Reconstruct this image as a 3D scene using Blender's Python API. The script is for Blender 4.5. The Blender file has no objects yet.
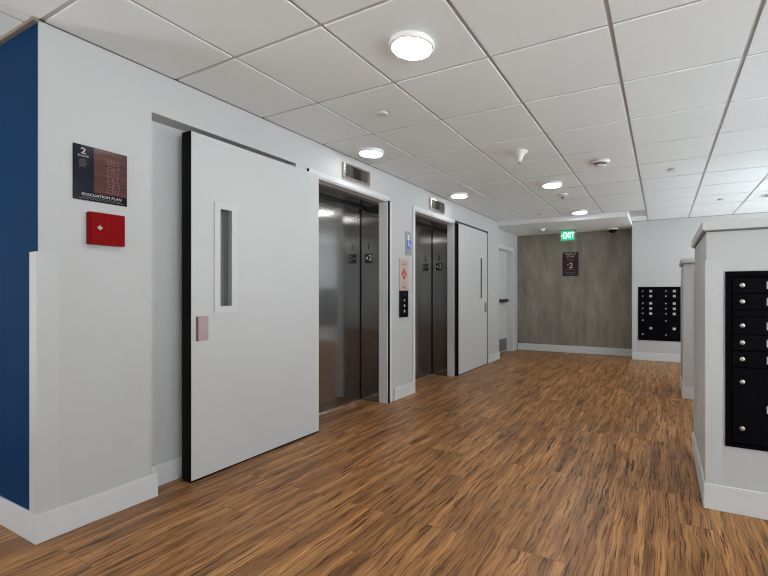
import bpy, bmesh, math, random
from mathutils import Matrix, Vector
random.seed(4)
sc = bpy.context.scene
COL = sc.collection

# ------------------------------------------------------------------ materials
def lin(r, g, b):
    f = lambda c: ((c / 255) / 12.92) if c <= 10 else (((c / 255) + .055) / 1.055) ** 2.4
    return (f(r), f(g), f(b), 1)

def mat(name, col, rough=.5, metal=0, spec=.5, emit=None, strength=0):
    m = bpy.data.materials.new(name); m.use_nodes = True
    b = m.node_tree.nodes['Principled BSDF']
    b.inputs['Base Color'].default_value = col
    b.inputs['Roughness'].default_value = rough
    b.inputs['Metallic'].default_value = metal
    b.inputs['Specular IOR Level'].default_value = spec
    if emit:
        b.inputs['Emission Color'].default_value = emit
        b.inputs['Emission Strength'].default_value = strength
    return m

class NT:
    def __init__(s, m):
        s.t = m.node_tree; s.b = s.t.nodes['Principled BSDF']
    def n(s, kind, **kw):
        nd = s.t.nodes.new(kind)
        for k, v in kw.items(): setattr(nd, k, v)
        return nd
    def l(s, a, b): s.t.links.new(a, b)
    def mapping(s, src, scale, loc=(0, 0, 0), rot=(0, 0, 0)):
        mp = s.n('ShaderNodeMapping'); s.l(src, mp.inputs['Vector'])
        mp.inputs['Scale'].default_value = scale; mp.inputs['Location'].default_value = loc
        mp.inputs['Rotation'].default_value = rot
        return mp.outputs['Vector']
    def noise(s, vec, scale, detail=3, rough=.5, dist=0):
        q = s.n('ShaderNodeTexNoise'); s.l(vec, q.inputs['Vector'])
        q.inputs['Scale'].default_value = scale; q.inputs['Detail'].default_value = detail
        q.inputs['Roughness'].default_value = rough; q.inputs['Distortion'].default_value = dist
        return q.outputs['Fac']
    def ramp(s, fac, stops):
        r = s.n('ShaderNodeValToRGB'); s.l(fac, r.inputs['Fac'])
        e = r.color_ramp.elements
        while len(e) < len(stops): e.new(.5)
        for el, (p, c) in zip(e, stops): el.position = p; el.color = c
        return r.outputs['Color']
    def mix(s, fac, a, b, blend='MIX'):
        m = s.n('ShaderNodeMix', data_type='RGBA', blend_type=blend)
        for idx, v in ((0, fac), (6, a), (7, b)):
            if hasattr(v, 'links'): s.l(v, m.inputs[idx])
            else: m.inputs[idx].default_value = v
        return m.outputs[2]
    def math(s, op, a, b=0):
        m = s.n('ShaderNodeMath', operation=op)
        for i, v in enumerate((a, b)):
            if hasattr(v, 'links'): s.l(v, m.inputs[i])
            else: m.inputs[i].default_value = v
        return m.outputs[0]
    def bump(s, h, strength, dist=.01):
        b = s.n('ShaderNodeBump'); s.l(h, b.inputs['Height'])
        b.inputs['Strength'].default_value = strength; b.inputs['Distance'].default_value = dist
        s.l(b.outputs['Normal'], s.b.inputs['Normal'])
    def obj(s): return s.n('ShaderNodeTexCoord').outputs['Object']

def painted(name, col, rough=.5, tex=240, strength=.06, spec=.5):
    m = mat(name, col, rough, spec=spec); t = NT(m); o = t.obj()
    a = t.noise(o, 1.3, 2)
    c = t.ramp(a, [(.3, tuple(x * .97 for x in col[:3]) + (1,)), (.7, col)])
    t.l(c, t.b.inputs['Base Color'])
    t.bump(t.noise(o, tex, 2), strength, .002)
    return m

M = {}
M['wall'] = painted('white_wall_paint', (.47, .482, .482, 1), .55)
M['trim'] = painted('white_trim_paint', (.60, .61, .615, 1), .35, strength=.02)
M['door'] = painted('white_door_paint', (.515, .527, .527, 1), .4, strength=.02)
M['tile'] = painted('ceiling_tile_fibre', (.845, .912, .935, 1), .9, 420, .12, .2)
M['grid'] = mat('ceiling_grid_metal', (.50, .50, .50, 1), .5)
M['soffit'] = painted('soffit_paint', (.78, .82, .83, 1), .7)
M['blue'] = painted('blue_wall_paint', (.005, .033, .092, 1), .55, strength=.04, spec=.02)
M['black'] = mat('black_rubber', (.006, .006, .006, 1), .55, spec=.3)
M['mail'] = mat('black_mailbox_enamel', (.0022, .0022, .0035, 1), .5, spec=.05)
M['mailframe'] = mat('black_mailbox_frame', (.0015, .0015, .002, 1), .5, spec=.04)
M['chrome'] = mat('lock_chrome', (.62, .61, .60, 1), .28, 1)
M['tag'] = mat('grey_number_tag', (.50, .50, .50, 1), .4)
M['dark'] = mat('dark_metal', (.02, .02, .02, 1), .4, .6)
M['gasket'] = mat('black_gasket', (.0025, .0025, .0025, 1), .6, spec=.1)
M['lamp_rim'] = mat('lamp_rim_white', (.85, .85, .85, 1), .4)
M['diffuser'] = mat('lamp_diffuser', (.9, .9, .9, 1), .5, emit=(.97, .99, 1, 1), strength=84)
M['diffuser_dim'] = mat('lamp_diffuser_dimmed', (.9, .9, .9, 1), .5, emit=(.97, .99, 1, 1), strength=20)
M['plastic'] = mat('white_plastic', (.75, .75, .74, 1), .4)
M['greyplastic'] = mat('grey_plastic', (.45, .45, .45, 1), .45)
M['red'] = mat('red_enamel', (.20, .0008, .002, 1), .45, spec=.07)
M['bronze'] = mat('bronze_frame', (.27, .215, .165, 1), .45, .3)
M['green'] = mat('exit_green_panel', (.0, .30, .13, 1), .4, emit=(.0, .60, .33, 1), strength=.75)
M['greenlit'] = mat('exit_letters', (.7, .9, .8, 1), .4, emit=(.70, 1, .86, 1), strength=1.3)
M['maroon'] = mat('maroon_sign', (.045, .017, .019, 1), .4, spec=.2)
M['maroon_dark'] = mat('dark_sign_band', (.012, .007, .009, 1), .35)
M['signblack'] = mat('glossy_sign_black', (.004, .004, .007, 1), .16, spec=.14)
M['signnavy'] = mat('glossy_sign_navy', (.007, .009, .018, 1), .16, spec=.14)
M['signtext'] = mat('sign_lettering', (.42, .40, .42, 1), .5)
M['signdim'] = mat('sign_small_print', (.13, .12, .14, 1), .5)
M['rosetext'] = mat('plan_line_rose', (.20, .12, .13, 1), .5)
M['white_mark'] = mat('white_marking', (.75, .75, .75, 1), .5)
M['beige'] = mat('beige_steel_plate', (.52, .40, .35, 1), .35, .25)
M['crimson'] = mat('crimson_emblem', (.42, .012, .02, 1), .45)
M['pinkplate'] = mat('rose_plate', (.40, .29, .32, 1), .35, .2)
M['pinkdark'] = mat('rose_plate_dark', (.10, .055, .07, 1), .5)
M['bluesign'] = mat('accessible_blue', (.035, .16, .55, 1), .4)
M['greysign'] = mat('grey_sign_plate', (.30, .30, .32, 1), .3, .5)
M['kick'] = mat('kick_plate_steel', (.20, .20, .215, 1), .4, .6)
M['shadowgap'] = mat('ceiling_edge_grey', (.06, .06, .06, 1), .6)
M['vision_frame'] = painted('vision_frame_paint', (.545, .555, .56, 1), .4, strength=.02)
M['cap_shade'] = mat('cap_shade_grey', (.13, .13, .13, 1), .6)  # dark tone painting the shade line under the kiosk caps
M['guard'] = painted('guard_paint', (.50, .51, .515, 1), .38, strength=.02)
M['smoke'] = mat('smoked_dome', (.01, .01, .01, 1), .12)
M['amber'] = mat('dark_display', (.010, .005, .003, 1), .3)
M['lens'] = mat('arrow_lens', (.055, .052, .048, 1), .35, .3)

def steel(name, col, rough, aniso_scale, aniso=0):
    m = mat(name, col, rough, 1); t = NT(m); o = t.obj()
    v = t.mapping(o, aniso_scale)
    a = t.noise(v, 1, 3)
    if not aniso:
        r = t.ramp(a, [(.3, (rough - .04,) * 3 + (1,)), (.7, (rough + .05,) * 3 + (1,))])
        t.l(r, t.b.inputs['Roughness'])
    if aniso:
        t.b.inputs['Anisotropic'].default_value = aniso
        tg = t.n('ShaderNodeTangent', direction_type='RADIAL', axis='Z'); t.l(tg.outputs[0], t.b.inputs['Tangent'])
    else: t.bump(a, .012, .001)
    return m
M['steel'] = steel('brushed_elevator_steel', (.29, .285, .28, 1), .12, (300, 300, 4), .75)
M['bezel'] = steel('satin_bezel_steel', (.62, .57, .52, 1), .25, (4, 4, 300))
M['sill'] = steel('sill_aluminium', (.75, .73, .70, 1), .3, (200, 4, 4))

# glass of the vision panels: dark, see-through
def glass():
    m = bpy.data.materials.new('vision_glass'); m.use_nodes = True
    b = m.node_tree.nodes['Principled BSDF']
    b.inputs['Base Color'].default_value = (.22, .23, .235, 1)
    b.inputs['Roughness'].default_value = .06
    b.inputs['Transmission Weight'].default_value = .55
    b.inputs['IOR'].default_value = 1.45
    return m
M['glass'] = glass()

# wood plank floor, boards running along +Y
def floor_mat():
    m = mat('wood_plank_floor', (.3, .15, .07, 1), .34); t = NT(m)
    o = t.obj()
    sep = t.n('ShaderNodeSeparateXYZ'); t.l(o, sep.inputs[0])
    comb = t.n('ShaderNodeCombineXYZ')
    t.l(sep.outputs['Y'], comb.inputs['X']); t.l(sep.outputs['X'], comb.inputs['Y'])
    br = t.n('ShaderNodeTexBrick'); t.l(comb.outputs[0], br.inputs['Vector'])
    br.offset = .37; br.offset_frequency = 3; br.squash = 1
    br.inputs['Color1'].default_value = (0, 0, 0, 1); br.inputs['Color2'].default_value = (1, 1, 1, 1)
    br.inputs['Mortar'].default_value = (.5, .5, .5, 1)
    br.inputs['Scale'].default_value = 1; br.inputs['Mortar Size'].default_value = .0012
    br.inputs['Mortar Smooth'].default_value = .1; br.inputs['Bias'].default_value = 0
    br.inputs['Brick Width'].default_value = .92; br.inputs['Row Height'].default_value = .147
    rnd = t.n('ShaderNodeSeparateColor'); t.l(br.outputs['Color'], rnd.inputs[0])
    rv = rnd.outputs[0]
    # shift the grain from plank to plank
    off = t.n('ShaderNodeCombineXYZ')
    t.l(t.math('MULTIPLY', rv, 7.3), off.inputs['X']); t.l(t.math('MULTIPLY', rv, 13.7), off.inputs['Y'])
    add = t.n('ShaderNodeVectorMath', operation='ADD'); t.l(o, add.inputs[0]); t.l(off.outputs[0], add.inputs[1])
    # slow sideways wander so that streaks are wavy
    wx = t.noise(t.mapping(add.outputs[0], (5, 3.2, 1)), 1, 2)
    wob = t.n('ShaderNodeCombineXYZ'); t.l(t.math('MULTIPLY', t.math('SUBTRACT', wx, .5), .048), wob.inputs['X'])
    add2 = t.n('ShaderNodeVectorMath', operation='ADD'); t.l(add.outputs[0], add2.inputs[0]); t.l(wob.outputs[0], add2.inputs[1])
    g = add2.outputs[0]
    broad = t.noise(t.mapping(g, (15, 1.0, 1)), 1, 3, .55)
    mid = t.noise(t.mapping(g, (70, 2.2, 1)), 1, 3, .6)
    fine = t.noise(t.mapping(g, (140, 5, 1)), 1, 2, .6)
    base = t.ramp(broad, [(.28, lin(120, 81, 45)), (.45, lin(153, 107, 62)), (.58, lin(178, 128, 77)), (.74, lin(201, 150, 94))])
    tone = t.ramp(rv, [(0, (.89, .875, .88, 1)), (.5, (.97, .96, .96, 1)), (1, (1.05, 1.035, 1.02, 1))])
    c = t.mix(1.0, base, tone, 'MULTIPLY')
    midr = t.ramp(mid, [(.30, (.36, .30, .26, 1)), (.44, (.78, .75, .72, 1)), (.56, (1, 1, 1, 1))])
    c = t.mix(.85, c, midr, 'MULTIPLY')
    finer = t.ramp(fine, [(.40, (.38, .31, .26, 1)), (.46, (1, 1, 1, 1))])
    c = t.mix(.7, c, finer, 'MULTIPLY')
    # the strong dark veins
    vein = t.noise(t.mapping(g, (70, 2.6, 1), (3, 9, 0)), 1, 5, .66, .1)
    veinr = t.ramp(vein, [(.398, (.13, .085, .06, 1)), (.424, (1, 1, 1, 1))])
    c = t.mix(.9, c, veinr, 'MULTIPLY')
    c = t.mix(t.math('MULTIPLY', br.outputs['Fac'], .55), c, lin(66, 42, 26))
    t.l(c, t.b.inputs['Base Color'])
    rr = t.ramp(mid, [(.3, (.44,) * 3 + (1,)), (.7, (.33,) * 3 + (1,))])
    t.l(rr, t.b.inputs['Roughness'])
    t.b.inputs['Specular IOR Level'].default_value = .32
    t.bump(t.math('SUBTRACT', mid, br.outputs['Fac']), .10, .002)
    return m
M['floor'] = floor_mat()

def concrete_mat():
    m = mat('board_formed_concrete', (.13, .12, .105, 1), .6); t = NT(m); o = t.obj()
    a = t.noise(t.mapping(o, (5, 1, 1.5)), 1, 6, .7)
    b = t.noise(t.mapping(o, (30, 1, 3.4)), 1, 5, .68)
    d = t.noise(o, 1.1, 3, .6)
    c = t.ramp(a, [(.25, lin(114, 107, 97)), (.5, lin(138, 131, 120)), (.75, lin(160, 154, 143))])
    c = t.mix(.5, c, t.ramp(b, [(.3, (.72, .71, .70, 1)), (.6, (1, 1, 1, 1)), (.78, (1.2, 1.2, 1.2, 1))]), 'MULTIPLY')
    c = t.mix(.5, c, t.ramp(d, [(.3, (.8, .79, .77, 1)), (.7, (1.08, 1.08, 1.08, 1))]), 'MULTIPLY')
    t.l(c, t.b.inputs['Base Color'])
    t.bump(b, .15, .003)
    return m
M['concrete'] = concrete_mat()

def planpic_mat():   # woodgrain field of the evacuation sign
    m = mat('rosewood_sign_field', (.06, .025, .022, 1), .16, spec=.14); t = NT(m); o = t.obj()
    a = t.noise(t.mapping(o, (1, 4, 60)), 1, 3, .6)
    t.l(t.ramp(a, [(.3, lin(62, 38, 38)), (.6, lin(92, 60, 56)), (.8, lin(104, 72, 64))]), t.b.inputs['Base Color'])
    return m
M['rosewood'] = planpic_mat()

# ------------------------------------------------------------------ builders
def box(bm, x0, x1, y0, y1, z0, z1, bev=0, seg=2):
    r = bmesh.ops.create_cube(bm, size=1)
    vs = r['verts']
    for v in vs:
        v.co = Vector(((x0 + x1) / 2 + v.co.x * (x1 - x0), (y0 + y1) / 2 + v.co.y * (y1 - y0), (z0 + z1) / 2 + v.co.z * (z1 - z0)))
    if bev:
        es = list({e for v in vs for e in v.link_edges})
        bmesh.ops.bevel(bm, geom=es, offset=bev, segments=seg, profile=.5, affect='EDGES')

def lathe(bm, prof, loc=(0, 0, 0), axis='z', n=40):
    """prof: (radius, height) pairs along the axis"""
    loc = Vector(loc); rings = []
    for r, h in prof:
        ring = []
        for i in range(n):
            a = 2 * math.pi * i / n
            p = (r * math.cos(a), r * math.sin(a), h)
            if axis == 'y': p = (p[0], p[2], p[1])
            if axis == 'x': p = (p[2], p[0], p[1])
            ring.append(bm.verts.new(loc + Vector(p)))
        rings.append(ring)
    for a, b in zip(rings, rings[1:]):
        for i in range(n):
            f = bm.faces.new((a[i], a[(i + 1) % n], b[(i + 1) % n], b[i])); f.smooth = True
    bm.faces.new(rings[0]); bm.faces.new(rings[-1])

def prism(bm, pts, axis, a0, a1):
    """closed 2-D outline extruded along an axis"""
    def P(p, a):
        return {'x': (a, p[0], p[1]), 'y': (p[0], a, p[1]), 'z': (p[0], p[1], a)}[axis]
    A = [bm.verts.new(P(p, a0)) for p in pts]; B = [bm.verts.new(P(p, a1)) for p in pts]
    bm.faces.new(A); bm.faces.new(B)
    for i in range(len(pts)):
        j = (i + 1) % len(pts); bm.faces.new((A[i], A[j], B[j], B[i]))

FACE = {  # text right / up / out
    '+x': Matrix(((0, 0, 1), (1, 0, 0), (0, 1, 0))),
    '-y': Matrix(((1, 0, 0), (0, 0, -1), (0, 1, 0))),
}
def text(bm, s, size, loc, facing, align='CENTER', ext=.0006, sx=1, bold=0):
    cu = bpy.data.curves.new('lettering', 'FONT'); cu.body = s; cu.size = size; cu.align_x = align; cu.align_y = 'CENTER'
    cu.extrude = ext; cu.offset = bold
    o = bpy.data.objects.new('lettering', cu); COL.objects.link(o)
    me = bpy.data.meshes.new_from_object(o.evaluated_get(bpy.context.evaluated_depsgraph_get()))
    me.transform(FACE[facing].to_4x4() @ Matrix.Diagonal((sx, 1, 1, 1)))
    me.transform(Matrix.Translation(loc))
    bm.from_mesh(me)
    bpy.data.meshes.remove(me); bpy.data.objects.remove(o); bpy.data.curves.remove(cu)

def wloc(p):
    v = Vector((0, 0, 0))
    while p is not None: v += p.location; p = p.parent
    return v

def obj(name, bm, m, parent=None, base=None):
    """links the shapes as one mesh object; world coordinates in, local out"""
    bmesh.ops.recalc_face_normals(bm, faces=bm.faces)
    off = wloc(parent) if parent else Vector((0, 0, 0))
    if base: off = Vector(base)
    for v in bm.verts: v.co -= off
    me = bpy.data.meshes.new(name); bm.to_mesh(me); bm.free()
    me.materials.append(M[m])
    o = bpy.data.objects.new(name, me); COL.objects.link(o)
    if parent: o.parent = parent
    elif base: o.location = base
    return o

def tag(o, label, cat, group=None, kind=None):
    o['label'] = label; o['category'] = cat
    if group: o['group'] = group
    if kind: o['kind'] = kind
    return o

def thing(name, loc, label, cat, group=None, kind=None):
    o = bpy.data.objects.new(name, None); o.empty_display_size = .05
    COL.objects.link(o); o.location = loc
    return tag(o, label, cat, group, kind)

def B(*boxes, bev=0):
    bm = bmesh.new()
    for b in boxes: box(bm, *b, bev=bev)
    return bm

def struct(name, bm, m, label, cat):
    return tag(obj(name, bm, m), label, cat, kind='structure')

def dup(root, loc, label, group=None):
    r = root.copy(); COL.objects.link(r); r.location = loc; r['label'] = label
    if group: r['group'] = group
    for ch in list(root.children):
        c = ch.copy(); COL.objects.link(c); c.parent = r
        for g in list(ch.children):
            d = g.copy(); COL.objects.link(d); d.parent = c
    return r

# ------------------------------------------------------------------ dimensions
CZ = 2.415            # tile ceiling
SZ = 2.34             # soffit
GX, GY, S = .525, .907, .6096
YB = .895             # blue wall face
YE = 7.09             # end of the elevator wall
YC = 8.47             # concrete wall
YM = 8.08             # mail wall
XC = 2.10             # edge between the two
XR = 6.2              # right wall
Y0 = -3.2             # open end behind the viewer
XL = -2.4
BH = .134              # baseboard height
R1a, R1b = 1.383, 2.63      # pocket the first fire door stands in
E1a, E1b = 2.63, 3.69       # first elevator opening
E2a, E2b = 4.23, 5.29       # second elevator opening
R2b = 6.50
HD = 2.125            # head of openings
PD = -.125            # pocket back

# ------------------------------------------------------------------ setting
struct('floor', B((XL, XR, Y0, YC + .2, -.1, 0)), 'floor', 'reddish brown wood plank floor running down the elevator lobby', 'floor')

bm = bmesh.new()
gap, td = .011, .009
ix = [GX + i * S for i in range(-7, 10)]
iy = [GY + j * S for j in range(-11, 14)]
for a, b in zip(ix, ix[1:]):
    for c_, d_ in zip(iy, iy[1:]):
        x0, x1, y0, y1 = a + gap, b - gap, c_ + gap, d_ - gap
        y1 = min(y1, YM - .002)
        parts = [(x0, x1, y0, y1)]
        if y0 < 7.05 and y1 > 7.045 and x0 < XC: y1 = 7.045; parts = [(x0, x1, y0, y1)]
        if y0 > 7.0 and x0 < XC:
            parts = [(max(x0, XC + .012), x1, y0, y1)]
        if y0 > YM - .02: continue
        if x0 < 0 and y1 > YB:
            parts = [(.004, x1, p[2], p[3]) for p in parts]
            if y0 < YB < y1: parts = [(.004, x1, y0, y1), (x0, min(x1, -.004), y0, YB - .004)]
        for (p0, p1, q0, q1) in parts:
            if p1 - p0 > .02 and q1 - q0 > .02 and p1 < XR + .3:
                box(bm, p0, p1, q0, q1, CZ, CZ + td)
struct('ceiling', bm, 'tile', 'white suspended ceiling of square acoustic tiles', 'ceiling')
# grid bars seen in the gaps
bm = B((XL, XR, Y0, YC + .2, CZ + .0065, CZ + .05))
struct('trim_1', bm, 'grid', 'grey metal grid holding the square ceiling tiles', 'ceiling grid')

struct('trim_2', B((-.35, XC, 7.05, YC + .1, SZ, CZ + .006)), 'soffit',
       'smooth white dropped soffit in front of the concrete wall', 'soffit')

# left wall, one mesh with its pockets and openings
bm = bmesh.new()
T = -.6
def w(y0, y1, z0, z1, x1=0, x0=T): box(bm, x0, x1, y0, y1, z0, z1)
w(YB, R1a, 0, CZ)
w(R1a, R1b - .07, 0, HD + .05, PD)               # pocket back
w(R1b - .07, R1b, 0, HD + .05, -.065)            # hinge stile
w(R1a, R1b, HD + .05, CZ)
w(E1a, E1b, HD, CZ)
w(2.44, R1b, 2.145, HD + .05, 0, PD)
w(E1b, E2a, 0, CZ)
w(E2a, E2b, HD, CZ)
w(E2b, E2b + .07, 0, HD + .05, -.065)
w(E2b + .07, R2b, 0, HD + .05, PD)
w(E2b, R2b, HD + .05, CZ)
w(R2b, YE, 0, CZ)
w(YE, 7.25, 0, CZ, -.1)
w(8.16, YC + .1, 0, CZ, -.1)
w(7.25, 8.16, 2.0, CZ, -.1)
w(E1a, E1b, 0, HD, -.42)                         # behind the elevator doors
w(E2a, E2b, 0, HD, -.42)
w(7.25, 8.16, 0, 2.0, -.30)
struct('wall_left', bm, 'wall', 'white elevator wall on the left with openings and door pockets', 'wall')

struct('wall_blue', B((XL, -.0005, YB - .003, YB + .2, 0, CZ)), 'blue', 'dark blue wall around the near left corner', 'wall')
struct('wall_back', B((-.3, XC, YC, YC + .2, 0, SZ + .05)), 'concrete', 'brownish grey concrete wall at the end of the lobby', 'wall')

# niches of the mail units: (x0, x1)
MZ0, MZ1, MW = .345, 1.268, .80
far_units = (2.197, 3.87)
bm = bmesh.new()
xs = XC
for u in far_units:
    box(bm, xs, u, YM, YC + .2, 0, CZ); box(bm, u, u + MW, YM, YC + .2, 0, MZ0); box(bm, u, u + MW, YM, YC + .2, MZ1, CZ)
    box(bm, u, u + MW, YM + .3, YC + .2, MZ0, MZ1)
    xs = u + MW
box(bm, xs, XR, YM, YC + .2, 0, CZ)
struct('wall_mail', bm, 'wall', 'white wall holding the far mailboxes right of the concrete wall', 'wall')
struct('wall_front', B((XL, XR, Y0 - .2, Y0, 0, CZ)), 'wall', 'white wall behind the camera', 'wall')
struct('wall_hall', B((XL - .2, XL, Y0 - .2, -3.0, 0, CZ), (XL - .2, XL, -.9, YB + .2, 0, CZ), (XL - .2, XL, -3.0, -.9, 0, .25), (XL - .2, XL, -3.0, -.9, 2.35, CZ)), 'wall', 'white wall closing the side hall beside the blue wall', 'wall')  # unseen wall, opening left for the added fill window
# unseen right wall; window openings added to let fill daylight in
bays = [(Y0 + 1.0, -.4), (-.3, 1.5), (4.5, 6.2), (6.3, 7.95)]
bm = B((XR, XR + .2, Y0, YM + .3, 0, .25), (XR, XR + .2, Y0, YM + .3, 2.35, CZ + .05), (XR, XR + .2, Y0, Y0 + 1.0, .25, 2.35), (XR, XR + .2, 7.95, YM + .3, .25, 2.35),
       (XR, XR + .2, -.4, -.3, .25, 2.35), (XR, XR + .2, 1.5, 4.5, .25, 2.35), (XR, XR + .2, 6.2, 6.3, .25, 2.35))
struct('wall_right', bm, 'wall', 'white wall with added window openings beyond the mailbox kiosks on the right', 'wall')
for k, (a, b) in enumerate(bays):
    bm = B((XR + .05, XR + .12, a + .001, a + .06, .251, 2.349), (XR + .05, XR + .12, b - .06, b - .001, .251, 2.349), (XR + .05, XR + .12, a + .06, b - .06, .251, .31), (XR + .05, XR + .12, a + .06, b - .06, 2.29, 2.349))
    wn = struct('window_%d' % (k + 1), bm, 'trim', 'added white framed window on the right, outside the picture, for fill light', 'window')
    wn['group'] = 'added windows in the right wall'
struct('window_5', B((XL - .12, XL - .05, -2.999, -2.94, .251, 2.349), (XL - .12, XL - .05, -.96, -.901, .251, 2.349), (XL - .12, XL - .05, -2.94, -.96, .251, .31), (XL - .12, XL - .05, -2.94, -.96, 2.29, 2.349)),
       'trim', 'added white framed window of the side hall, outside the picture, for fill light', 'window')  # added hall window, its daylight fills the kiosk sides

def board(name, segs, label):
    bm = bmesh.new()
    for s in segs: box(bm, *s, 0, BH, bev=.003)
    struct(name, bm, 'trim', label, 'baseboard')
bt = .014
board('baseboard_left', [(0, bt, YB - bt, R1a + .028), (0, bt, 3.80, 4.225), (0, bt, 6.54, YE)], 'tall white baseboard along the elevator wall')
board('baseboard_pocket', [(PD, PD + bt, R1a + .001, R1b - .08)], 'white baseboard inside the pocket behind the open door')
board('baseboard_blue', [(XL, -.0005, YB - bt, YB - .003)], 'white baseboard below the dark blue wall')
board('baseboard_back', [(-.085, XC - .002, YC - bt, YC)], 'white baseboard below the concrete wall')
board('baseboard_mail', [(XC, XR, YM - bt, YM)], 'white baseboard below the far mailboxes')

# thin angle where ceiling and walls meet
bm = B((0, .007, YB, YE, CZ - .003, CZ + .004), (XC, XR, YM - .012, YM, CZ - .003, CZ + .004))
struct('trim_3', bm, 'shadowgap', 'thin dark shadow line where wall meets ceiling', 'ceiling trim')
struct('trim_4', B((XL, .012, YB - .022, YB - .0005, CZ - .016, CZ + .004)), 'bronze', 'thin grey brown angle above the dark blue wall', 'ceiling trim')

# white casings round the elevator openings
def casing(name, y0, y1, label, left, right):
    bm = bmesh.new()
    cw, ct = .05, .010
    a = y0 - (cw if left else 0); b = y1 + (cw if right else 0)
    box(bm, .0005, ct, a, b, HD, HD + .045, bev=.002)
    if left: box(bm, .0005, ct, y0 - cw, y0, 0, HD, bev=.002)
    if right: box(bm, .0005, ct, y1 + .028, y1 + cw + .016, 0, HD + .045, bev=.002)
    struct(name, bm, 'trim', label, 'door casing')
casing('trim_5', E1a - .06, E1b, 'white casing around the first elevator opening', False, True)
casing('trim_6', E2a, E2b, 'white casing around the second elevator opening', True, False)

# ------------------------------------------------------------------ corner guards
cg = thing('corner_guard', (0, YB, BH), 'white corner guard on the edge where blue wall meets white wall', 'corner guard')
obj('guard_strip', B((.0005, .006, YB - .006, YB + .078, BH, 1.345), bev=.0015), 'guard', cg)
obj('guard_strip', B((-.072, .0004, YB - .006, YB - .0005, BH, 1.345), bev=.0015), 'guard', cg)
cg = thing('corner_guard', (XC, YM, BH), 'white corner guard between concrete wall and far mailboxes', 'corner guard')
obj('guard_strip', B((XC + .001, XC + .075, YM - .006, YM - .0005, BH, 1.345), bev=.0015), 'guard', cg)

# ------------------------------------------------------------------ fire doors
def fire_door(name, y0, y1, vis, label, seal_side):
    xf, xb = .024, -.058
    o = thing(name, ((xf + xb) / 2, (y0 + y1) / 2, 0), label, 'door', kind='structure')
    v0, v1, z0, z1 = vis
    zt, zb = 2.137, .013
    bm = bmesh.new()
    box(bm, xb, xf, y0 + .003, v0, zb, zt); box(bm, xb, xf, v1, y1, zb, zt)
    box(bm, xb, xf, v0, v1, zb, z0); box(bm, xb, xf, v0, v1, z1, zt)
    bmesh.ops.remove_doubles(bm, verts=bm.verts, dist=.0001)
    obj('door_leaf', bm, 'door', o)
    # black edge with its seals on the side towards the viewer
    bm = B((xb, -.036, y0 - .004, y0 + .0029, zb, zt), (-.034, -.012, y0 - .004, y0 + .0029, zb, zt), (-.010, xf - .002, y0 - .004, y0 + .0029, zb, zt))
    obj('edge_seal', bm, 'gasket', o)
    obj('bottom_shadow_strip', B((xb + .004, xf - .004, y0 + .004, y1 - .002, .0008, zb)), 'gasket', o)  # black strip painting the shadow gap under the leaf
    fw = min(.032, (y1 - y0) * .1)
    bm = bmesh.new()
    for (a, b, c_, d_) in ((v0 - fw, v0 + .008, z0 - fw, z1 + fw), (v1 - .008, v1 + fw, z0 - fw, z1 + fw), (v0 + .008, v1 - .008, z0 - fw, z0 + .008), (v0 + .008, v1 - .008, z1 - .008, z1 + fw)):
        box(bm, xf, xf + (.004 if v1 - v0 < .08 else .008), a, b, c_, d_)
    fr = obj('window_frame', bm, 'vision_frame', o)
    bm = bmesh.new()
    for zz in (z0 + .15, z1 - .15):
        for yy in (v0 - fw / 2, v1 + fw / 2): lathe(bm, [(.004, 0), (.004, .002), (.002, .003)], (xf + (.004 if v1 - v0 < .08 else .008), yy, zz), 'x', 12)
    obj('screw', bm, 'chrome', fr)
    slit = v1 - v0 < .08
    g = obj('window_glass', B((.014, .020, v0, v1, z0, z1) if slit else (-.020, -.014, v0, v1, z0, z1)), 'smoke' if slit else 'glass', o)
    obj('glazing_stop', B((-.045, -.022, v0, v0 + .012, z0, z1), (-.045, -.022, v1 - .012, v1, z0, z1)), 'black', o)
    return o
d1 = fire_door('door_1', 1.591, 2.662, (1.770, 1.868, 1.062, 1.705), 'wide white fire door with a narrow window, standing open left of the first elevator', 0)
fp = obj('flush_plate', B((.024, .029, 1.622, 1.700, .858, 1.010), bev=.002), 'pinkplate', d1)
fp['label'] = 'rose coloured plate near the free edge'
obj('plate_edge', B((.0291, .033, 1.6215, 1.632, .858, 1.010)), 'pinkdark', fp)
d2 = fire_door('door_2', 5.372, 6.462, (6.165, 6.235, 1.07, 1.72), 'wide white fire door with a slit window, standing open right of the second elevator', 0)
obj('latch_plate', B((.024, .028, 6.345, 6.42, .852, 1.005), bev=.0015), 'kick', d2)
obj('edge_seal', B((-.055, .010, 6.463, 6.494, .01, 2.15)), 'gasket', d2)
# hinges, on the pocket side of each door
for d, yy in ((d1, 2.668), (d2, 5.364)):
    for zz in (.3, 1.1, 1.85):
        bm = bmesh.new(); lathe(bm, [(.007, 0), (.007, .11)], (-.03, yy, zz), 'z', 16); obj('hinge', bm, 'chrome', d)

# dark pocket seals beside the doors
struct('trim_7', B((.0004, .008, E1b + .001, E1b + .026, 0, HD + .008)), 'gasket', 'thin black gasket at the right edge of the first elevator opening', 'gasket')
struct('trim_8', B((-.1, -.062, E2b + .001, E2b + .072, 0.005, 2.13), (-.064, .006, 5.297, 5.355, .005, 2.135)), 'gasket', 'black hinge seal between the second elevator and its open door', 'gasket')
struct('trim_10', B((.0002, .006, 6.466, 6.535, 0, 2.172)), 'gasket', 'black gasket along the right edge of the open slit window door', 'gasket')
struct('trim_9', B((.0004, .014, 2.553, 2.566, 2.138, 2.166)), 'gasket', 'small black stop above the first open door', 'door stop')

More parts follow.
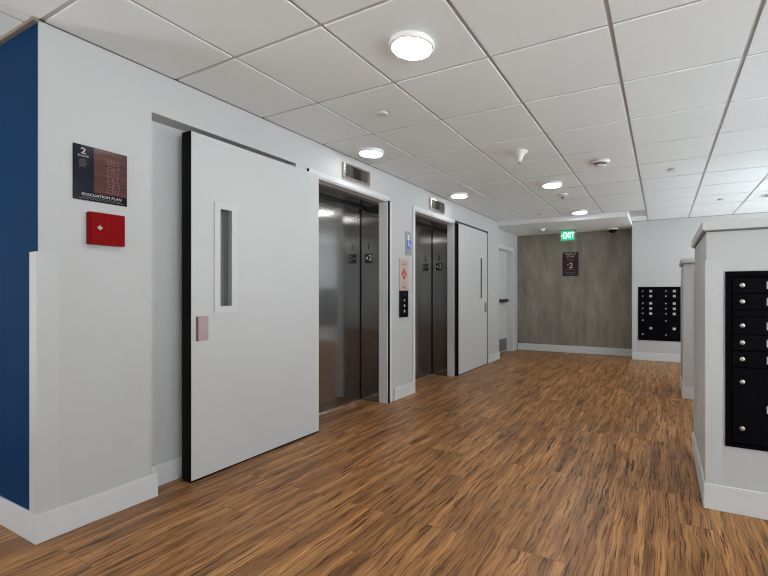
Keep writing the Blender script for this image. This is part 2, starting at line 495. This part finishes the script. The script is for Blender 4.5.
# ------------------------------------------------------------------ elevators
def elevator(y0, y1, label, digit):
    XD = -.345
    o = thing('elevator_entrance', (XD, (y0 + y1) / 2, 0), label, 'elevator')
    # two sliding panels
    ym = (y0 + y1) / 2
    obj('door_panel', B((XD - .03, XD, y0 + .001, y1 - .001, .012, HD - .055)), 'steel', o)
    # transom above the panels
    obj('header_panel', B((XD - .03, XD + .02, y0 + .02, y1 - .02, HD - .055, HD - .001)), 'dark', o)
    obj('door_gap', B((XD + .0005, XD + .009, y1 - .020, y1 - .0005, .01, HD - .06)), 'gasket', o)
    jr = obj('jamb', B((XD + .0095, -.105, y1 - .016, y1 - .001, 0, HD - .02)), 'steel', o)
    obj('jamb', B((XD, -.105, y0 + .001, y0 + .016, 0, HD - .02)), 'steel', o)
    obj('head_jamb', B((XD + .02, -.105, y0 + .016, y1 - .016, HD - .035, HD - .001)), 'steel', o)
    obj('casing_return', B((-.104, -.0005, y1 - .012, y1 - .0005, 0, HD - .012)), 'trim', o)
    obj('casing_return', B((-.104, -.0005, y0 + .0005, y0 + .012, 0, HD - .012)), 'trim', o)
    obj('casing_return', B((-.104, -.0005, y0 + .012, y1 - .012, HD - .012, HD - .0005)), 'trim', o)
    obj('sill', B((XD - .03, XD + .014, y0 + .017, y1 - .017, 0, .009)), 'sill', o)
    # floor plate on the jamb
    yj = y1 - .016
    pl = obj('floor_plate', B((-.282, -.190, yj - .003, yj, 1.480, 1.578), bev=.001), 'black', o)
    bm = bmesh.new(); text(bm, '2', .085, (-.213, yj - .0034, 1.532), '-y'); 
    n = 5
    pts = []
    for k in range(10):
        r = .019 if k % 2 == 0 else .008; a = math.pi / 2 + k * math.pi / 5
        pts.append((-.255 + r * math.cos(a), 1.532 + r * math.sin(a)))
    prism(bm, pts, 'y', yj - .0042, yj - .003)
    obj('floor_number', bm, 'white_mark', pl)
    bm = bmesh.new(); text(bm, digit, .10, (-.236, yj - .0006, 1.652), '-y')
    obj('painted_number', bm, 'gasket', o)
    return o
elevator(E1a, E1b, 'brushed steel elevator entrance partly covered by the nearer open fire door', '1')
elevator(E2a, E2b, 'brushed steel elevator entrance farther down the wall beside the slit window door', '2')

def indicator(yc, label):
    w_, h_ = .375, .142; z = 2.195
    o = thing('floor_indicator', (0, yc, z), label, 'floor indicator', 'floor indicators above the elevators')
    y0, y1 = yc - w_ / 2, yc + w_ / 2
    t = .030
    bm = bmesh.new()
    box(bm, .0005, t, y0, y1, z, z + .018, bev=.003); box(bm, .0005, t, y0, y1, z + h_ - .018, z + h_, bev=.003)
    box(bm, .0005, t, y0, y0 + .018, z + .018, z + h_ - .018, bev=.003); box(bm, .0005, t, y1 - .018, y1, z + .018, z + h_ - .018, bev=.003)
    obj('bezel', bm, 'bezel', o)
    a, b = y0 + .018, y1 - .018; q = (b - a) / 3
    obj('display', B((.0005, .016, a + q, b - q, z + .018, z + h_ - .018)), 'amber', o)
    obj('arrow_lens', B((.0005, .018, a, a + q, z + .018, z + h_ - .018)), 'lens', o)
    obj('arrow_lens', B((.0005, .018, b - q, b, z + .018, z + h_ - .018)), 'lens', o)
indicator(3.165, 'steel framed floor indicator above the nearer elevator')
indicator(4.755, 'steel framed floor indicator above the farther elevator')

# call station and accessibility sign on the pillar
cs = thing('mounted_call_panel', (0, 3.985, .886), 'elevator call panel with red fire emblem between the two elevators', 'call panel')
obj('back_plate', B((.0001, .012, 3.900, 4.072, 1.185, 1.534), bev=.002), 'beige', cs)
bp = obj('button_plate', B((.0001, .014, 3.900, 4.072, .888, 1.184), bev=.003), 'signblack', cs)
bm = bmesh.new()
prism(bm, [(3.986, 1.440), (4.040, 1.370), (3.986, 1.300), (3.932, 1.370)], 'x', .012, .0135)
em = obj('fire_emblem', bm, 'crimson', cs)
bm = bmesh.new()
prism(bm, [(3.986, 1.385), (4.006, 1.362), (3.986, 1.338), (3.966, 1.362)], 'x', .0136, .0144)
for (a, b) in ((3.962, 1.392), (4.010, 1.392), (3.986, 1.412)): box(bm, .0136, .0144, a - .006, a + .006, b - .006, b + .006)
obj('flame_mark', bm, 'beige', em)
bm = bmesh.new()
for zz, ww in ((1.492, .10), (1.472, .12)): box(bm, .012, .0128, 3.986 - ww / 2, 3.986 + ww / 2, zz - .004, zz + .004)
obj('small_print', bm, 'rosetext', cs)
bm = bmesh.new()
for zz, ww in ((1.265, .03), (1.232, .06), (1.216, .06)): box(bm, .012, .0128, 3.986 - ww / 2, 3.986 + ww / 2, zz - .004, zz + .004)
obj('small_print', bm, 'rosetext', cs)
for zz in (1.135, 1.075, 1.015, .955):
    bm = bmesh.new(); lathe(bm, [(.015, 0), (.015, .003), (.011, .005)], (.014, 3.990, zz), 'x', 24)
    obj('button', bm, 'chrome' if zz < 1.1 else 'dark', bp)
bs = thing('accessibility_sign', (0, 4.09, 1.583), 'grey wall sign with blue square above the elevator call panel', 'sign')
obj('plate', B((.0005, .006, 4.030, 4.150, 1.585, 1.852), bev=.001), 'greysign', bs)
obj('blue_panel', B((.006, .0068, 4.052, 4.146, 1.660, 1.757)), 'bluesign', bs)
bm = bmesh.new()
lathe(bm, [(.010, 0), (.010, .0006)], (.0068, 4.090, 1.742), 'x', 16)
prism(bm, [(4.082, 1.730), (4.094, 1.730), (4.098, 1.706), (4.118, 1.706), (4.128, 1.676), (4.118, 1.674), (4.110, 1.696), (4.084, 1.696)], 'x', .0068, .0074)
lathe(bm, [(.016, 0), (.016, .0006)], (.0061, 4.085, 1.800), 'x', 20)
prism(bm, [(4.070, 1.760), (4.100, 1.760), (4.096, 1.782), (4.074, 1.782)], 'x', .006, .0067)
obj('white_symbol', bm, 'white_mark', bs)

# ------------------------------------------------------------------ evacuation plan and red box
ev = thing('evacuation_plan', (0, 1.14, 1.616), 'dark evacuation plan sign on the white wall above the red box', 'sign')
ey0, ey1, ez0, ez1 = 1.023, 1.257, 1.616, 1.889
obj('sign_plate', B((.0005, .006, ey0, ey1, ez0, ez1), bev=.0008), 'signblack', ev)
obj('navy_column', B((.006, .0066, ey0 + .002, 1.108, 1.660, ez1 - .002)), 'signnavy', ev)
obj('plan_field', B((.006, .0066, 1.108, ey1 - .002, 1.660, ez1 - .002)), 'rosewood', ev)
def word(name, m, parent, *a, **k):
    bm = bmesh.new(); text(bm, *a, **k); return obj(name, bm, m, parent)
word('floor_number', 'signtext', ev, '2', .040, (.0068, 1.064, 1.858), '+x', bold=.0006, sx=1.15)
word('title', 'signtext', ev, 'EVACUATION PLAN', .0185, (.0064, 1.144, 1.646), '+x', sx=1.05, bold=.0002)
word('floor_word', 'signtext', ev, 'FLOOR', .013, (.0068, 1.064, 1.834), '+x', sx=1.1)
bm = bmesh.new()
for k in range(5): box(bm, .0066, .007, 1.046, 1.046 + random.uniform(.026, .048), 1.814 - k * .008, 1.8162 - k * .008)
obj('small_print', bm, 'signdim', ev)
bm = bmesh.new()
for zz, a, b in ((1.634, 1.06, 1.225), (1.626, 1.045, 1.24)):
    y = a
    while y < b:
        l = random.uniform(.008, .02); box(bm, .006, .0064, y, min(y + l, b), zz - .0014, zz + .0014); y += l + .004
obj('small_print', bm, 'signdim', ev)
bm = bmesh.new()   # rooms of the floor plan
for k in range(12):
    z0 = 1.672 + k * .0148
    for (a, b) in ((1.168, 1.188), (1.196, 1.216)):
        aa = a + random.uniform(-.006, .004) ; bb = b + random.uniform(-.004, .006)
        for q in ((aa, bb, z0, z0 + .0016), (aa, aa + .0016, z0, z0 + .012), (bb - .0016, bb, z0, z0 + .012)):
            box(bm, .0066, .007, *q)
obj('floor_plan', bm, 'rosetext', ev)

rb = thing('mounted_alarm_box', (0, 1.15, 1.40), 'red wall box with a small pale emblem below the evacuation plan', 'wall box')
bm = bmesh.new()
prism(bm, [(.0, 1.078), (.029, 1.078), (.036, 1.085), (.036, 1.233), (.0, 1.233)], 'z', 1.398, 1.560)
bmesh.ops.bevel(bm, geom=list(bm.edges), offset=.002, segments=2, profile=.5, affect='EDGES')
obj('housing', bm, 'red', rb)
bm = bmesh.new()
prism(bm, [(1.096, 1.476), (1.118, 1.476), (1.116, 1.484), (1.112, 1.482), (1.107, 1.494), (1.102, 1.482), (1.098, 1.486)], 'x', .0621, .0636)
lathe(bm, [(.006, 0), (.006, .0012)], (.0621, 1.107, 1.474), 'x', 16)
for v in bm.verts: v.co.x -= .026; v.co.y += .014; v.co.z += .004
obj('emblem', bm, 'signtext', rb)

# ------------------------------------------------------------------ side door past the elevators
d3 = thing('door_3', (-.22, 7.705, 0), 'white side door with a push bar just before the concrete wall', 'door', kind='structure')
obj('door_leaf', B((-.265, -.22, 7.262, 8.148, .01, 1.985)), 'door', d3)
bm = B((-.22, -.088, 8.145, 8.16, 0, 2.0), (-.22, -.088, 7.25, 7.265, 0, 2.0), (-.22, -.088, 7.265, 8.145, 1.985, 2.0),
       (-.0995, -.088, 8.16, 8.215, 0, 2.055), (-.0995, -.088, 7.195, 7.25, 0, 2.055), (-.0995, -.088, 7.25, 8.16, 2.0, 2.055))
obj('door_frame', bm, 'trim', d3)
obj('kick_plate', B((-.2199, -.217, 7.285, 8.125, .03, .27)), 'kick', d3)
pb = obj('push_bar', B((-.185, -.150, 7.30, 8.06, .985, 1.045), (-.2199, -.185, 7.30, 7.36, .985, 1.045), (-.2199, -.185, 8.0, 8.06, .985, 1.045), bev=.004), 'dark', d3)
obj('latch_case', B((-.2199, -.19, 7.86, 8.0, .93, .975), bev=.003), 'chrome', d3)

# ------------------------------------------------------------------ exit sign and stair sign
ye = 8.02
ex = thing('exit_sign', (1.005, ye, 2.116), 'lit green EXIT sign in a bronze frame hanging from the soffit', 'exit sign')
x0, x1, z0, z1 = .857, 1.153, 2.116, SZ - .0005
bm = bmesh.new()
fw = .024
box(bm, x0, x1, ye, ye + .05, z0, z0 + fw); box(bm, x0, x1, ye, ye + .05, z1 - fw, z1)
box(bm, x0, x0 + fw, ye, ye + .05, z0 + fw, z1 - fw); box(bm, x1 - fw, x1, ye, ye + .05, z0 + fw, z1 - fw)
obj('frame', bm, 'bronze', ex)
obj('face_panel', B((x0 + fw, x1 - fw, ye + .008, ye + .045, z0 + fw, z1 - fw)), 'green', ex)
zc = (z0 + z1) / 2; xc = (x0 + x1) / 2 + .016
bm = bmesh.new()
text(bm, 'EXIT', .150, (xc, ye + .0065, zc), '-y', bold=.003, sx=.68)
obj('lettering', bm, 'greenlit', ex)
bm = bmesh.new(); prism(bm, [(x0 + .030, zc), (x0 + .048, zc + .026), (x0 + .048, zc - .026)], 'y', ye + .006, ye + .0079)
obj('arrow', bm, 'greenlit', ex)

st = thing('stair_sign', (.975, YC, 1.49), 'maroon stair sign with a large number on the concrete wall', 'sign')
obj('sign_plate', B((.823, 1.127, YC - .008, YC - .001, 1.492, 1.961), bev=.001), 'maroon', st)
obj('dark_band', B((.824, 1.126, YC - .0086, YC - .008, 1.493, 1.60)), 'maroon_dark', st)
word('lettering', 'signtext', st, 'NORTH', .056, (.975, YC - .009, 1.925), '-y', sx=1.1)
word('lettering', 'signtext', st, 'STAIR', .056, (.975, YC - .009, 1.873), '-y', sx=1.1)
word('floor_number', 'signtext', st, '2', .15, (.985, YC - .009, 1.695), '-y', bold=.003)
bm = bmesh.new()
pts = []
for k in range(10):
    r = .018 if k % 2 == 0 else .008; a = math.pi / 2 + k * math.pi / 5
    pts.append((.925 + r * math.cos(a), 1.712 + r * math.sin(a)))
prism(bm, pts, 'y', YC - .0092, YC - .008)
obj('star', bm, 'signtext', st)
for zz, ww in ((1.815, .15), (1.790, .12), (1.622, .21), (1.560, .20), (1.530, .14)):
    x = .975 - ww / 2; bm = bmesh.new()
    while x < .975 + ww / 2:
        l = random.uniform(.012, .03); box(bm, x, min(x + l, .975 + ww / 2), YC - .0092, YC - .008, zz - .006, zz + .006); x += l + .008
    obj('small_print', bm, 'signdim', st)

# ------------------------------------------------------------------ mailbox units
def mail_unit(x, y, label):
    """front at y (facing the viewer), lower left corner of the frame at x"""
    o = thing('mailbox_unit', (x, y, MZ0), label, 'mailboxes', 'black mailbox units')
    X0, X1 = x + .002, x + MW - .002
    z = lambda v: v
    bm = B((X0, X1, y + .012, y + .25, MZ0 + .002, MZ1 - .002))
    obj('cabinet', bm, 'mailframe', o)
    bm = bmesh.new(); e = .012
    box(bm, X0, X1, y - .008, y + .012, MZ1 - .028, MZ1 - .002); box(bm, X0, X1, y - .008, y + .012, MZ0 + .002, MZ0 + .020)
    box(bm, X0, X0 + .026, y - .008, y + .012, MZ0 + .02, MZ1 - .028); box(bm, X1 - .026, X1, y - .008, y + .012, MZ0 + .02, MZ1 - .028)
    obj('frame', bm, 'mailframe', o)
    rows = [(1.151, 1.236), (1.068, 1.149), (.938, 1.029), (.855, .936), (.766, .853)]
    cx = [(X0 + .030, x + .385), (x + .391, X1 - .030)]
    for ci, (a, b) in enumerate(cx):
        for r0, r1 in rows:
            d = obj('mailbox_door', B((a, b, y - .003, y + .0119, r0 + .002, r1 - .002), bev=.002), 'mail', o)
            zc = (r0 + r1) / 2
            bm = bmesh.new(); lathe(bm, [(.012, 0), (.012, -.004), (.009, -.007), (.004, -.0075)], (a + .043, y - .003, zc), 'y', 20)
            obj('lock', bm, 'chrome', d)
            obj('number_tag', B((a + .146, a + .190, y - .005, y - .003, zc - .019, zc + .019), bev=.0008), 'tag', d)
        d = obj('outgoing_slot', B((a, b, y - .003, y + .0119, 1.032, 1.065), bev=.002), 'mail', o)
        d = obj('parcel_door', B((a, b, y - .003, y + .0119, MZ0 + .024, .762), bev=.002), 'mail', o)
        for zz in (.690, .448):
            bm = bmesh.new(); lathe(bm, [(.012, 0), (.012, -.004), (.009, -.007), (.004, -.0075)], (a + .043, y - .003, zz), 'y', 20)
            obj('lock', bm, 'chrome', d)
        obj('number_tag', B((a + .146, a + .190, y - .005, y - .003, .538, .576), bev=.0008), 'tag', d)
    return o
KX, KY = 2.785, 2.662
mu = mail_unit(2.870, KY, 'large black mailbox unit in the nearest white kiosk, cut by the right picture edge')
dup(mu, (2.197, YM, MZ0), 'distant black mailbox unit in the far wall, right of the concrete wall')
dup(mu, (far_units[1], YM, MZ0), 'black mailbox unit in the far wall, hidden behind the nearest kiosk and mirrored in steel')

def kiosk(y0, y1, label, niche, x1=4.35):
    """half height white partition standing across the hall"""
    x0 = KX
    o = thing('mailbox_kiosk', (x0, y0, 0), label, 'partition', 'white mailbox kiosks')
    bm = bmesh.new()
    HB = 1.480
    if niche:
        a, b = niche
        box(bm, x0, a, y0, y1, 0, HB); box(bm, b, x1, y0, y1, 0, HB)
        box(bm, a, b, y0, y1, 0, MZ0); box(bm, a, b, y0, y1, MZ1, HB); box(bm, a, b, y0 + .3, y1, MZ0, MZ1)
    else:
        box(bm, x0, x1, y0, y1, 0, HB)
    obj('body', bm, 'wall', o)
    obj('cap_rail', B((x0 - .020, x1 + .02, y0 - .020, y1 + .02, HB + .008, HB + .058), bev=.003), 'guard', o)
    obj('cap_moulding', B((x0 - .008, x1 + .008, y0 - .008, y1 + .008, HB + .0005, HB + .0079)), 'cap_shade', o)  # moulding darkened to draw the shadow line below the cap
    bm = bmesh.new()
    box(bm, x0 - bt, x1 + bt, y0 - bt, y0 - .0003, 0, BH, bev=.003); box(bm, x0 - bt, x0 - .0003, y0 - .0003, y1 + bt, 0, BH, bev=.003)
    box(bm, x0 - .0003, x1 + bt, y1 + .0003, y1 + bt, 0, BH, bev=.003)
    obj('baseboard', bm, 'trim', o)
    obj('corner_guard', B((x0 - .006, x0 + .074, y0 - .006, y0 - .0003, BH, 1.330), (x0 - .006, x0 - .0003, y0 - .0003, y0 + .074, BH, 1.330), bev=.0012), 'guard', o)
    obj('corner_guard', B((x0 - .006, x0 - .0003, y1 - .074, y1, BH, 1.330), bev=.0012), 'guard', o)
    return o
kiosk(KY, 3.575, 'white half height mailbox kiosk nearest the camera at the right edge', (2.870, 2.870 + MW))
kiosk(5.320, 6.030, 'white half height mailbox kiosk behind the nearest one', None)

# ------------------------------------------------------------------ ceiling fixtures
tc = lambda i, j: (GX + (i + .5) * S, GY + (j + .5) * S)
cl = thing('ceiling_light', (0, 0, CZ), '', 'ceiling light', 'round ceiling lights')
bm = bmesh.new(); lathe(bm, [(.095, 0), (.112, -.002), (.1145, -.008), (.1145, -.024), (.110, -.030), (.0995, -.030), (.0995, -.018), (.095, -.018)], (0, 0, CZ), 'z', 64)
obj('rim', bm, 'lamp_rim', cl)
bm = bmesh.new(); lathe(bm, [(.090, -.019), (.099, -.019), (.099, -.029), (.092, -.0305), (.01, -.0305)], (0, 0, CZ), 'z', 64)
obj('diffuser', bm, 'diffuser', cl)
spots = [((1, 1), 'large bright round ceiling light nearest the camera'),
         ((-1, 3), 'round ceiling light beside the floor indicator of the nearer elevator'),
         ((-1, 6), 'round ceiling light beside the floor indicator of the farther elevator'),
         ((1, 6), 'round ceiling light just past the cone shaped ceiling fixture'),
         ((1, 9), 'round ceiling light closest to the green exit sign'),
         ((5, 9), 'round ceiling light above the far wall, cut by the right picture edge'),
         ((1, -4), 'added round ceiling light behind the camera, for fill'),  # unseen lamps from here down, added for fill light
         ((-3, -3), 'added round ceiling light over the hall beside the blue wall, for fill'),
         ((5, -3), 'added round ceiling light behind the camera to the right, for fill'),
         ((5, 2), 'added round ceiling light above the nearest kiosk, right of the picture, for fill'),
         ((5, 6), 'added round ceiling light above the second kiosk, right of the picture, for fill')]
for k, ((i, j), lab) in enumerate(spots):
    x, y = tc(i, j); x += .046 if i < 0 else .004; y += .008
    if k == 0: cl.location = (x, y, CZ); cl['label'] = lab
    else:
        lamp = dup(cl, (x, y, CZ), lab)
        if i < 0 and j > 0:      # the two lamps beside the wall are dimmed
            for ch in lamp.children:
                if ch.name.startswith('diffuser'):
                    ch.data = ch.data.copy(); ch.data.materials[0] = M['diffuser_dim']

def sprinkler(i, j, label):
    x, y = tc(i, j)
    o = thing('sprinkler_cover', (x, y, CZ), label, 'sprinkler', 'flat sprinkler covers in the ceiling')
    bm = bmesh.new(); lathe(bm, [(.030, -.0005), (.030, -.012), (.02, -.012)], (x, y, CZ), 'z', 32); obj('neck', bm, 'greyplastic', o)
    bm = bmesh.new(); lathe(bm, [(.030, -.012), (.042, -.013), (.042, -.016), (.03, -.018)], (x, y, CZ), 'z', 32); obj('cover_plate', bm, 'plastic', o)
sprinkler(0, 2, 'flat round sprinkler cover nearest the camera, past the largest light')
sprinkler(3, 6, 'flat round sprinkler cover right of the smoke detector')
sprinkler(4, 9, 'flat round sprinkler cover above the nearest kiosk near the far wall')
sprinkler(0, 9, 'flat round sprinkler cover in the last tiles before the soffit')

x, y = tc(1, 7)
o = thing('pendent_sprinkler', (x, y, CZ), 'small hanging sprinkler between the two lights before the exit sign', 'sprinkler')
bm = bmesh.new(); lathe(bm, [(.072, -.0005), (.072, -.005), (.040, -.022), (.018, -.030), (.009, -.030)], (x, y, CZ), 'z', 32); obj('escutcheon', bm, 'plastic', o)
bm = bmesh.new(); lathe(bm, [(.008, -.0305), (.008, -.042), (.022, -.044), (.022, -.047), (.006, -.049)], (x, y, CZ), 'z', 20); obj('head', bm, 'dark', o)

x, y = tc(1, 4)
o = thing('cone_fixture', (x, y, CZ), 'pale cone shaped ceiling fixture narrowing downward, left of the smoke detector', 'ceiling fixture')
bm = bmesh.new(); lathe(bm, [(.070, -.0005), (.072, -.006), (.060, -.014), (.046, -.026), (.034, -.046), (.026, -.070), (.020, -.088), (.016, -.092)], (x, y, CZ), 'z', 40)
obj('cone', bm, 'plastic', o)
bm = bmesh.new(); lathe(bm, [(.014, -.091), (.014, -.108), (.010, -.110)], (x, y, CZ), 'z', 24); obj('stem', bm, 'greyplastic', o)

x, y = tc(2, 5)
o = thing('smoke_detector', (x, y, CZ), 'white round smoke detector on the tiled ceiling above the aisle', 'smoke detector')
bm = bmesh.new(); lathe(bm, [(.078, -.0005), (.080, -.004), (.080, -.018), (.072, -.024), (.05, -.026)], (x, y, CZ), 'z', 48); obj('base', bm, 'plastic', o)
bm = bmesh.new()
for k in range(10):
    a = 2 * math.pi * k / 10; r = .040
    box(bm, x + r * math.cos(a) - .006, x + r * math.cos(a) + .006, y + r * math.sin(a) - .006, y + r * math.sin(a) + .006, CZ - .044, CZ - .0265)
obj('sensor_vents', bm, 'dark', o)
bm = bmesh.new(); lathe(bm, [(.048, -.042), (.048, -.050), (.036, -.058), (.01, -.060)], (x, y, CZ), 'z', 40); obj('sensor_cap', bm, 'plastic', o)

o = thing('smoke_detector', (.60, 7.75, SZ), 'small white round detector on the smooth soffit left of the exit sign', 'smoke detector')
bm = bmesh.new(); lathe(bm, [(.058, -.0005), (.060, -.012), (.05, -.018)], (.60, 7.75, SZ), 'z', 40); obj('base', bm, 'plastic', o)
bm = bmesh.new(); lathe(bm, [(.036, -.018), (.034, -.034), (.02, -.038)], (.60, 7.75, SZ), 'z', 32); obj('sensor_cap', bm, 'lamp_rim', o)

o = thing('dome_camera', (1.77, 8.25, SZ), 'black dome camera on the soffit right of the exit sign', 'security camera')
bm = bmesh.new(); lathe(bm, [(.086, -.0005), (.090, -.006), (.090, -.022), (.078, -.028)], (1.77, 8.25, SZ), 'z', 40); obj('mount', bm, 'plastic', o)
bm = bmesh.new(); lathe(bm, [(.076, -.028), (.074, -.042), (.062, -.062), (.04, -.076), (.012, -.082)], (1.77, 8.25, SZ), 'z', 40); obj('dome', bm, 'smoke', o)

# ------------------------------------------------------------------ light and camera
wd = bpy.data.worlds.new('hall_daylight'); sc.world = wd; wd.use_nodes = True
bg = wd.node_tree.nodes['Background']
nt = wd.node_tree; L = nt.links.new      # sky; lower half brightened as fill to light the ceiling
tcw = nt.nodes.new('ShaderNodeTexCoord'); sx = nt.nodes.new('ShaderNodeSeparateXYZ'); L(tcw.outputs['Generated'], sx.inputs[0])
rg = nt.nodes.new('ShaderNodeMapRange'); L(sx.outputs['Z'], rg.inputs['Value'])
rg.inputs['From Min'].default_value = -.08; rg.inputs['From Max'].default_value = .08
rg.inputs['To Min'].default_value = 12.0; rg.inputs['To Max'].default_value = 4.4
L(rg.outputs[0], bg.inputs['Strength']); bg.inputs['Color'].default_value = (.90, .96, 1, 1)

F, PX, PY = 423.98, 448.5, 293.69
cam = bpy.data.cameras.new('camera'); co = bpy.data.objects.new('camera', cam); COL.objects.link(co)
co.location = (2.572, 0, 1.150); co.rotation_euler = (math.pi / 2, 0, .46665)
cam.sensor_width = 36; cam.sensor_fit = 'HORIZONTAL'; cam.lens = F / 768 * 36
cam.shift_x = -(PX - 384) / 768; cam.shift_y = (PY - 288) / 768
cam.clip_start = .02
sc.camera = co
sc.view_settings.view_transform = 'Standard'; sc.view_settings.look = 'None'
sc.view_settings.gamma = 1; sc.view_settings.exposure = .04; sc.view_settings.use_curve_mapping = False
sc.cycles.use_denoising = True; sc.cycles.filter_width = 1.15
sc.cycles.max_bounces = 10; sc.cycles.diffuse_bounces = 6; sc.cycles.glossy_bounces = 5
sc.cycles.sample_clamp_indirect = 8
